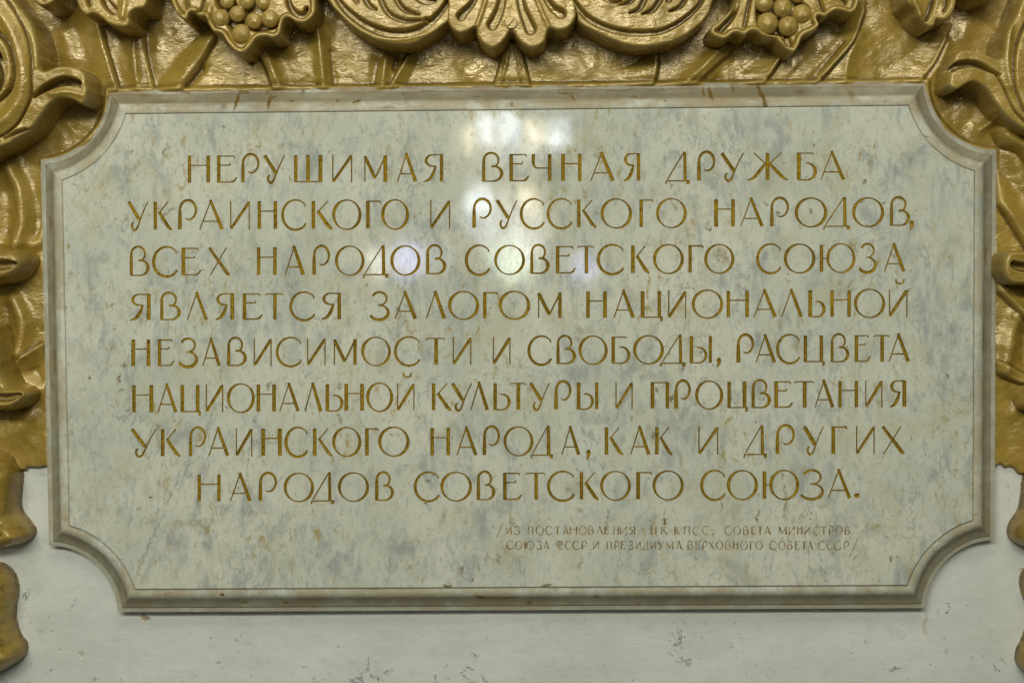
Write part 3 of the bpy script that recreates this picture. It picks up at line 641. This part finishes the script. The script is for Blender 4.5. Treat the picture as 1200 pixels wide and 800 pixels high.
def relief(name, outl, zt, fs=(), band=4, pw=3.8, rim=0, rimd=0, lump=.0009, st=.0011, zo=None, mat=None, label=None, cat='ornament', group=None, parent=None, zl=None, smooth_n=6, seed=1, dome=0):
    pl = catmull([P(a, b, zt if zo is None else zo) for a, b in outl], smooth_n); B = band*.00097
    rg = .00035
    def sd(X, Y): return sdist(X, Y, pl)+rg*vnoise(X, Y, 170, seed+40)
    zb = ZG-.004 if zl is None else zl
    def zf(X, Y, s):
        t = np.clip(s/B, 0, 1); pr = (1-(1-t)**pw)**(1/pw)
        h = zb+(zt-zb)*pr
        if rim: h = h-rimd*smooth01((s-rim*.00097)/.003)
        if dome: h = h+dome*smooth01(s/.03)-dome*.5
        h = h+lump*(vnoise(X, Y, 45, seed)+.5*vnoise(X, Y, 110, seed+9))*pr
        f = feats(X, Y, fs, zt)*smooth01(s/.0025)
        return np.maximum(h+f, zb)
    bb = (pl[:,0].min()-3*st, pl[:,0].max()+3*st, pl[:,1].min()-3*st, pl[:,1].max()+3*st)
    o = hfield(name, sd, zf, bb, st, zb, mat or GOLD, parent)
    if label: tag(o, label, cat, group)
    return o
M_ = 40   # px of each ornament modelled beyond the frame
# gilded ground of the wall with its low folds
gx0, gx1 = -70, 1270
paint_edge_l = [(gx0,560),(-10,556),(14,551),(27,552),(30,548),(42,549),(52,546.5),(60,548),(75,546)]
def ragged(pts, amp=.8):
    return [(a+random.uniform(-amp, amp)*.3, b+random.uniform(-amp, amp)) for a, b in pts]
top_poly = [(gx0,-60),(gx1,-60),(gx1,170),(1150,170),(1150,120),(40,120),(40,180),(gx0,180)]
GP = [P(*q, 0) for q in [(gx0,-60),(gx1,-60),(gx1,560),(1196,556),(1193,551),(1186,547),(1180,549),(1175,544),(1170,547),(1164,548),(1130,549),(1130,300),(1130,230),(1040,135),(160,135),(85,225),(90,300),(90,547)]+paint_edge_l[::-1][1:]]
GP = np.array(GP)
GF = [ # folds behind the top carving
 ([(212,104,12),(232,76,11),(250,46,7)], -.011, 'f'), ([(205,104,14),(222,76,12),(242,50,10)], -.004, 'g'), ([(218,101,5),(236,80,5)], .004, 'g'),
 ([(303,60,8),(314,80,9),(322,104,9)], -.010, 'f'), ([(310,58,5),(320,80,5),(329,104,5)], -.005, 'v'),
 ([(350,74,22),(353,92,20)], -.005, 'g'), ([(372,30,10),(376,60,10),(380,104,9)], -.011, 'v'), ([(386,60,5),(391,104,5)], .003, 'g'),
 ([(452,70,4),(450,84,5),(448,104,6)], -.009, 'v'), ([(478,67,5),(468,84,6),(457,104,8)], -.009, 'f'), ([(464,68,4),(461,80,3)], .006, 'g'), ([(440,72,6),(436,104,6)], .003, 'g'),
 ([(594,54,3),(590,75,5),(582,104,5)], -.008, 's'), ([(606,54,3),(611,75,5),(618,104,5)], -.008, 's'), ([(600,54,5),(600,75,10),(600,104,17)], -.009, 's'), ([(560,62,22),(548,80,16)], .004, 'g'), ([(644,64,20),(680,84,16)], -.003, 'g'),
 ([(762,104,26),(768,84,16),(769,66,6)], -.012, 'f'),
 ([(796,104,12),(822,80,12),(848,54,10)], -.011, 'v'), ([(806,106,7),(832,80,7),(852,62,5)], -.006, 'f'), ([(842,92,6),(828,106,5)], .003, 'g'),
 ([(888,104,12),(903,84,10),(915,66,7)], -.010, 'f'), ([(905,104,30),(940,70,20)], -.003, 'g'),
 ([(950,104,12),(975,76,10),(998,48,8),(1012,12,6)], -.010, 'f'), ([(990,102,9),(994,70,10),(1008,40,8)], -.006, 'v'), ([(942,102,4),(968,74,4),(988,50,3)], .003, 'g'),
 ([(137,104,16),(124,62,14),(114,26,12)], -.008, 'f'), ([(160,30,7),(157,60,7),(162,104,8)], -.006, 'v'), ([(171,40,9),(170,90,9)], .002, 'g'), ([(178,104,16),(168,60,14),(164,26,10)], -.006, 'f'), ([(75,40,10),(85,70,10)], -.004, 'g'),
 ([(1068,104,14),(1092,76,12),(1108,45,9)], -.007, 'f'), ([(1080,104,6),(1100,76,6),(1112,50,5)], -.005, 'v'), ([(1140,20,14),(1128,45,10)], -.004, 'g'),
 # left column
 ([(12,198,9),(23,225,10),(26,258,10),(20,290,9)], -.011, 'g'), ([(4,226,14),(6,248,15),(4,268,13)], .008, 'g'), ([(34,215,14),(42,260,14)], .003, 'g'), ([(20,284,8),(40,286,7),(60,278,6)], -.006, 'g'),
 ([(16,352,9),(27,380,10),(22,412,9)], -.010, 'g'), ([(6,360,10),(4,392,12)], .008, 'g'), ([(64,398,8),(46,406,9),(27,419,7)], -.014, 'f'), ([(14,420,9),(26,446,10),(50,456,9)], -.005, 'g'), ([(40,436,10),(46,444,8)], .004, 'g'),
 ([(0,512,12),(18,505,12),(34,488,8)], -.004, 'g'),
 # right column
 ([(1158,222,11),(1180,250,13),(1205,290,12)], -.015, 'f'), ([(1190,180,14),(1215,240,16)], -.008, 'g'), ([(1162,332,9),(1182,350,13),(1215,384,12)], -.013, 'f'),
 ([(1192,372,10),(1184,408,11),(1176,432,8)], -.008, 'g'), ([(1204,392,14),(1206,425,14)], .009, 'g'), ([(1160,424,7),(1178,434,9),(1197,443,8)], -.013, 's'), ([(1172,462,10),(1186,470,9)], .004, 'g'),
 ([(1148,152,9),(1172,142,10),(1205,172,10)], -.010, 'v'),
]
def g_lap(Y): return smooth01((Y-.20)/.05)
def g_sd(X, Y): return np.minimum(sdist(X, Y, GP), -sdist(X, Y, OUT)-.0002+(.0028+.0010*vnoise(X, Y, 60, 77)+.0006*vnoise(X, Y, 210, 78))*g_lap(Y))
def g_z(X, Y, s):
    h = ZG+.0025*smooth01(s/.003)-.0025+feats(X, Y, GF, 0.0)*smooth01(s/.004)
    # the folds sink to the plaque's edge
    dpl = -sdist(X, Y, OUT); k = smooth01(dpl/.012); h = ZG+(h-ZG)*(.55+.45*k)+.0057*g_lap(Y)*(1-smooth01(dpl/.006))
    return np.maximum(h, ZW-.001)+.0012*vnoise(X, Y, 40, 21)+.0005*vnoise(X, Y, 120, 22)
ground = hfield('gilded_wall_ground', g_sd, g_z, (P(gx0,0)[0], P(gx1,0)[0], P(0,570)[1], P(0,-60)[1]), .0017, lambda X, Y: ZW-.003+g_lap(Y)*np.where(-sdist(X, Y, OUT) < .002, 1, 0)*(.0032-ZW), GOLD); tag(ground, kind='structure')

# volute scroll, upper left
relief('volute_scroll', [(-70,-50),(-10,-45),(8,-15),(22,6),(36,24),(45,46),(48,70),(50,82),(64,77),(80,76),(94,80),(101,88),(103,102),(102,116),(95,123),(82,117),(66,117),(53,129),(38,150),(20,163),(0,174),(-70,190)], .052,
  [([(39,113,2.5),(53,103,5),(73,95,6.5),(90,97,5),(93,101,2)], .024, 's'), ([(5,-4,2),(25,28,2.5),(35,60,2.5),(37,95,2.5),(34,119,2.5),(18,147,2),(-4,162,2)], .008, 'v'),
   ([(-16,-2,6),(10,30,8),(25,70,9),(26,106,9),(12,134,8),(-10,150,7)], -.006, 'g'), ([(-8,34,3),(9,52,4),(16,78,4.5),(13,102,4),(-2,118,3)], .014, 's'), ([(-6,66,8),(0,84,8),(-4,102,7)], .024, 's'),
   ([(5,161,2.5),(25,153,3),(33,150,1.2)], .009, 's'), ([(18,14,3),(38,45,4),(43,78,3)], -.0025, 'g'), ([(60,110,3),(80,108,3),(98,112,3)], -.0025, 'g')],
  band=5, rim=0, seed=2, label='large gold painted volute with hooked leaf beside the upper left corner of the plaque', cat='scroll ornament', group=None)
relief('volute_scroll', [(1270,-50),(1215,-30),(1200,-8),(1190,18),(1177,40),(1174,60),(1170,68),(1152,60),(1134,57),(1121,61),(1115,74),(1112,90),(1112,101),(1121,106),(1131,101),(1143,97),(1156,105),(1166,121),(1176,134),(1190,146),(1212,158),(1270,168)], .052,
  [([(1117,81,4),(1125,76,5.5),(1143,75,5),(1160,82,3),(1171,88,2)], .018, 's'), ([(1165,84,1.8),(1176,102,2),(1188,128,2),(1204,145,2)], .007, 'v'), ([(1212,10,3),(1196,40,3),(1189,70,3),(1190,100,3),(1200,130,3)], .007, 'v'), ([(1184,30,3),(1180,70,4),(1184,100,4)], -.003, 'g')],
  band=5, seed=3, label='large gold painted volute with hooked leaf beside the upper right corner of the plaque', cat='scroll ornament')
relief('leaf_curl', [(1168,150),(1178,141),(1192,148),(1212,160),(1250,170),(1250,215),(1212,196),(1196,180),(1180,172),(1172,163)], .020, [([(1180,158,5),(1200,170,5)], -.004, 'g')], band=9, pw=2, seed=31,
  label='low gold painted foot of the scroll under the upper right volute', cat='scroll ornament')
# leaves at the top corners
relief('curled_leaf', [(20,-45),(30,-20),(35,-3),(42,5),(51,8),(61,4),(67,-6),(70,-30),(60,-45)], .060, [([(50,-20,4),(52,0,3)], .006, 's')], band=4, seed=4, label='small curled gold leaf tip at the very top left, next to the volute', cat='leaf ornament')
relief('curled_leaf', [(78,-45),(84,-15),(88,2),(93,13),(100,19),(108,17),(116,20),(125,28),(136,32),(147,33),(153,28),(153,19),(158,12),(170,9),(174,-6),(172,-45)], .060,
  [([(102,-20,4),(103,-4,5),(104,6,3)], .014, 's'), ([(118,-10,4),(124,4,6),(133,13,6),(136,16,2)], .014, 's'), ([(148,-20,5),(146,2,5),(144,20,3)], -.003, 'g')], band=4, seed=5, label='gold curled leaf with two hollows hanging at the top left, between volute and grapes', cat='leaf ornament')
relief('curled_leaf', [(1052,-45),(1060,-10),(1062,4),(1071,11),(1074,20),(1082,27),(1090,33),(1097,30),(1099,24),(1107,25),(1116,19),(1121,8),(1123,-10),(1120,-45)], .056,
  [([(1096,-6,3),(1091,10,4),(1086,23,3)], .014, 's'), ([(1112,-10,3),(1110,3,4),(1107,13,2.5)], .013, 's'), ([(1070,0,3),(1078,18,3)], -.003, 'g')], band=4, seed=6, label='gold curled leaf with two hollows hanging at the top right, left of the right volute', cat='leaf ornament')
relief('curled_leaf', [(1120,-50),(1130,-12),(1140,-3),(1152,0),(1165,-3),(1176,-12),(1182,-50)], .058, [], band=4, seed=16, label='gold leaf tip only just reaching into the photo beside the top of the right volute', cat='leaf ornament')
# grape clusters
def grapes(root_label, outl, fs, gr, seed, zt):
    c = np.mean([P(a, b, zt) for a, b, r in gr], 0)
    root = empty('grape_cluster', (c[0], c[1], ZG)); tag(root, root_label, 'grape ornament', None)
    relief('leaf_bed', outl, zt, fs, band=4.2, rim=5, rimd=.006, seed=seed, parent=root)
    for a, b, r in gr:
        x, y = P(a, b, zt); r_ = r*.00098; V = []; F = []; nu, nv_ = 20, 10
        for i in range(nv_+1):
            th = pi/2*i/nv_*1.28
            for j in range(nu):
                ph = 2*pi*j/nu; V.append((x+r_*sin(th)*cos(ph), y+r_*sin(th)*sin(ph)*1.02, zt-.0095+r_*.88*cos(th)*(1+.10*float(vnoise(np.array(x*9+cos(ph)*sin(th)), np.array(y*9+sin(ph)*sin(th)), 1.6, seed)))+.0006*float(vnoise(np.array(x*9+cos(ph)*sin(th)), np.array(sin(ph)*sin(th)), 4, seed))))
        for i in range(nv_):
            for j in range(nu): k2 = (j+1) % nu; F.append((i*nu+j, i*nu+k2, (i+1)*nu+k2, (i+1)*nu+j))
        link('grape', V, [f[::-1] for f in F], GOLD, root, smooth=180)
grapes('gold painted bunch of grapes framed by lobed leaves, left of the central shell', [(190,-45),(197,-5),(203,11),(211,22),(219,24),(224,15),(232,20),(239,21),(243,30),(249,38),(258,41),(264,50),(274,61),(286,63),(294,56),(301,47),(309,44),(320,46),(329,41),(332,29),(336,22),(346,27),(357,28),(367,21),(371,11),(369,-8),(360,-45)],
  [([(334,-8,3),(338,6,4),(346,15,4.5),(355,15,4),(358,8,2.5)], .014, 's'), ([(216,-10,3),(219,8,4)], .005, 'v'), ([(238,-8,2),(236,6,3),(230,15,2)], .007, 'v'), ([(244,8,4),(243,20,4)], -.003, 'g'),
   ([(262,0,13),(275,26,12),(281,40,11)], .013, 's'), ([(300,0,16),(296,24,13),(316,24,11)], .013, 's'), ([(210,0,9),(208,12,6)], -.003, 'g')],
  [(257,20,10.5),(276,15,9.5),(296,23,9.5),(315,20,10.5),(281,38,11),(264,0,8.5),(287,0,9.5),(307,1,9),(275,-14,9),(297,-17,9),(317,-16,9)], 7, .056)
grapes('gold painted bunch of grapes framed by lobed leaves, right of the central shell', [(870,-45),(862,0),(852,14),(840,25),(832,33),(834,42),(847,47),(856,44),(862,40),(873,43),(880,38),(886,38),(896,44),(908,45),(913,52),(924,61),(932,62),(938,53),(943,43),(955,37),(962,29),(959,20),(968,21),(978,14),(985,14),(997,17),(1005,12),(1009,-2),(1010,-45)],
  [([(868,-10,3),(864,8,3.5),(858,20,4),(846,34,4)], .013, 's'), ([(882,-10,2.5),(878,10,3),(874,29,3)], .011, 's'), ([(960,-8,3),(963,4,4),(967,11,3)], .012, 's'), ([(984,-8,4),(991,1,5)], .012, 's'),
   ([(901,-5,14),(901,26,14),(925,30,13)], .013, 's'), ([(921,0,14),(940,14,13)], .013, 's'), ([(925,50,6),(924,44,5)], .008, 's')],
  [(897,2,10.5),(919,8,11),(901,26,12.5),(925,29,11.5),(941,15,11),(937,-7,8.5),(908,-17,9),(930,-24,9),(888,-18,8)], 8, .056)
# broad arcs
relief('scroll_arc', [(350,-45),(370,-18),(381,-2),(392,13),(405,27),(420,38),(440,48),(462,53),(485,51.5),(505,42),(520,31),(528,24),(530,10),(536,0),(548,-45)], .053,
  [([(388,-12,3),(397,2,4),(410,16,5),(430,30,5.5),(455,38.5,6),(480,38,6),(500,29,5),(516,14,4),(530,-6,4)], .013, 's'), ([(425,-6,3),(432,6,3.5),(441,11,1.5)], .010, 's'), ([(443,-8,3),(452,12,3.5),(464,21,3.5),(480,24.5,3),(502,22,2)], .009, 's'),
   ([(460,-8,3.5),(472,10,3.5),(491,17,1.5)], .010, 's'), ([(484,-8,5),(497,0,6),(508,0,4)], .012, 's'), ([(410,-10,4),(418,2,3)], .008, 's'), ([(392,8,2),(425,37,2),(462,47,2),(500,40,2)], -.0015, 'g')],
  band=4.2, seed=9, label='broad gold painted scroll arc with fluted inside, left of the central shell', cat='scroll ornament')
relief('scroll_arc', [(660,-45),(668,0),(675,14),(677,26),(690,35),(710,45),(735,54),(760,55.5),(785,51),(805,42),(820,31),(831,18),(837,2),(850,-45)], .053,
  [([(668,-8,3),(680,12,4),(697,26,4.5),(720,35,4.5),(745,38.5,4.5),(775,36.5,4),(800,24,3.5),(818,8,3),(826,-6,3)], .011, 's'), ([(706,-5,4),(718,2,3),(728,0,2)], .010, 's'), ([(725,5,1.5),(737,3,3),(746,-6,3)], .010, 's'),
   ([(738,15,1.5),(750,10,3.5),(757,-4,4)], .011, 's'), ([(753,16,1.5),(766,11,3.5),(776,-4,4)], .011, 's'), ([(785,13,1.5),(798,7,3),(806,-6,3)], .010, 's'), ([(784,0,4),(790,-10,4)], .012, 's')],
  band=4.2, seed=10, label='broad gold painted scroll arc with fluted inside, right of the central shell', cat='scroll ornament')
# central shell
sx0, sy0 = P(599, 27, .058)
shell = empty('shell_palmette', (sx0, sy0, ZG)); tag(shell, 'gold painted shell palmette with four hollow lobes above the middle of the plaque', 'shell ornament')
relief('shell_body', [(520,-45),(524,0),(523,20),(526,31),(533,38),(541,40),(550,37),(557,33),(558,42),(564,51),(572,56),(580,57),(588,52),(594,45),(599,37.5),(605,45),(611,52),(621,57),(631,55.5),(640,48),(644,35),(652,37),(662,36),(671,30),(676,20),(676,6),(672,-10),(676,-45)], .058,
  [([(561,-12,3),(553,4,4),(546,12,5),(540,19,6)], .014, 's'), ([(590,-14,5),(587,6,6),(582,20,7),(577,29,7.5)], .012, 's'), ([(608,-14,5),(611,6,5.5),(616,20,7),(622,34,8)], .012, 's'), ([(634,-14,4),(640,-2,4),(648,9,5),(658,16,6.5)], .014, 's'),
   ([(573,-12,2),(566,10,2),(558,33,2)], -.002, 'g'), ([(625,-12,2),(633,10,2),(643,32,2)], -.002, 'g')], band=4.2, seed=11, parent=shell)
V = []; F = []; rs = [(7.4,-.002),(7.2,.0016),(6.4,.0024),(0.01,.0026)]; nu = 24
for r_, dz_ in rs:
    for j in range(nu): V.append((sx0+r_*.00096*cos(2*pi*j/nu), sy0+r_*.00096*sin(2*pi*j/nu), .0578+dz_))
for i in range(3):
    for j in range(nu): F.append((i*nu+j, i*nu+(j+1) % nu, (i+1)*nu+(j+1) % nu, (i+1)*nu+j))
scr = link('screw_head', V, F, GOLD, shell, smooth=40)
c45, s45 = cos(radians(50)), sin(radians(50)); V = []
for a, b in ((-6,-.5),(6,-.5),(6,.5),(-6,.5)):
    V.append((sx0+(a*c45-b*s45)*.00096, sy0+(a*s45+b*c45)*.00096, .0608))
V += [(x, y, .0598) for x, y, z in V]
link('screw_slot', V, [(0,1,2,3),(0,4,5,1),(1,5,6,2),(2,6,7,3),(3,7,4,0)], GROUT, scr)
# left column of leaf curls
relief('leaf_curl', [(-70,270),(-20,283),(0,290),(12,290),(22,294),(28,303),(25,316),(16,326),(0,332),(-30,334),(-70,325)], .048, [([(-30,306,6),(-6,311,7),(8,310,6.5),(16,309,3)], .016, 's'), ([(-10,293,3),(15,294,3)], -.002, 'g')], band=11, pw=2, seed=12, mat=GOLD2,
  label='gold leaf curl with dark eye slot, uppermost of the left column beside the plaque', cat='leaf ornament')
relief('leaf_curl', [(-70,400),(-20,380),(-6,392),(0,412),(5,436),(13,452),(24,456),(29,463),(25,474),(14,482),(0,484),(-30,482),(-70,470)], .048, [([(-30,458,5),(-4,466,6),(10,466,6),(20,463,3)], .014, 's'), ([(-14,400,4),(-4,430,4),(6,452,4)], -.003, 'g')], band=11, pw=2, seed=13, mat=GOLD2,
  label='gold leaf curl with swept neck, middle of the left column beside the plaque', cat='leaf ornament')
relief('leaf_curl', [(-70,505),(-20,520),(0,525),(12,530),(20,540),(25,556),(24,575),(23,590),(27,602),(35,612),(41,622),(36,632),(22,638),(0,641),(-70,640)], .034, [([(-24,620,6),(-10,624,6),(-2,627,3.5)], .016, 's'), ([(2,535,5),(6,565,5),(3,592,5),(-4,606,5)], -.005, 'g'), ([(-12,545,8),(-12,590,7)], .007, 'g'), ([(4,612,5),(16,618,5),(28,622,3)], -.006, 'g'), ([(10,604,3),(24,610,3)], .004, 'g')], band=16, pw=1.8, seed=14, zo=-.006, mat=GOLD2, zl=ZW-.004,
  label='worn gold leaf curl on white wall, left of the plaque\'s lower left corner', cat='leaf ornament')
relief('leaf_curl', [(-70,650),(-10,658),(5,662),(15,672),(20,686),(19,702),(17,722),(22,742),(30,754),(30,766),(20,776),(0,786),(-70,800)], .034, [([(-14,690,8),(-12,720,8)], .007, 'g'), ([(-2,676,5),(2,700,5),(-2,728,5)], -.005, 'g'), ([(0,752,5),(18,762,4)], -.006, 'g'), ([(6,742,3),(16,750,3)], .004, 'g')], band=16, pw=1.8, seed=15, zo=-.006, mat=GOLD2, zl=ZW-.004,
  label='worn gold leaf curl lowest of the left column on white wall', cat='leaf ornament')
# right column
relief('leaf_curl', [(1270,293),(1205,293),(1190,293),(1181,296),(1176,305),(1176,318),(1180,327),(1188,333),(1205,334),(1270,334)], .046, [([(1189,310,5.5),(1200,313,6.5),(1230,314,7)], .018, 's')], band=5, pw=3, seed=17, label='flat fronted gold D shaped curl with slot, at the middle right edge beside the plaque', cat='leaf ornament')
relief('leaf_curl', [(1270,440),(1215,445),(1202,452),(1193,459),(1187,470),(1190,478),(1200,480),(1270,478)], .030, [], band=9, pw=2, seed=18, zo=-.006, label='small rounded gold leaf tip on the right edge, below the slotted curl', cat='leaf ornament')
relief('leaf_curl', [(1270,520),(1215,530),(1203,545),(1199,570),(1197,592),(1190,606),(1184,616),(1183,628),(1190,636),(1204,639),(1270,640)], .030, [([(1190,612,4),(1204,622,5)], -.002, 'g')], band=11, pw=2, seed=19, zo=-.006, mat=GOLD2, zl=ZW-.004,
  label='brown gold leaf curl on white wall, right of the plaque\'s lower right corner', cat='leaf ornament')
relief('leaf_curl', [(1270,655),(1215,662),(1201,670),(1197,682),(1199,696),(1205,712),(1204,735),(1198,752),(1193,762),(1192,776),(1199,786),(1215,790),(1270,795)], .026, [], band=11, pw=2, seed=20, zo=-.006, mat=GOLD2, zl=ZW-.004,
  label='brown gold leaf curl just visible in the lower right corner of the photo', cat='leaf ornament')
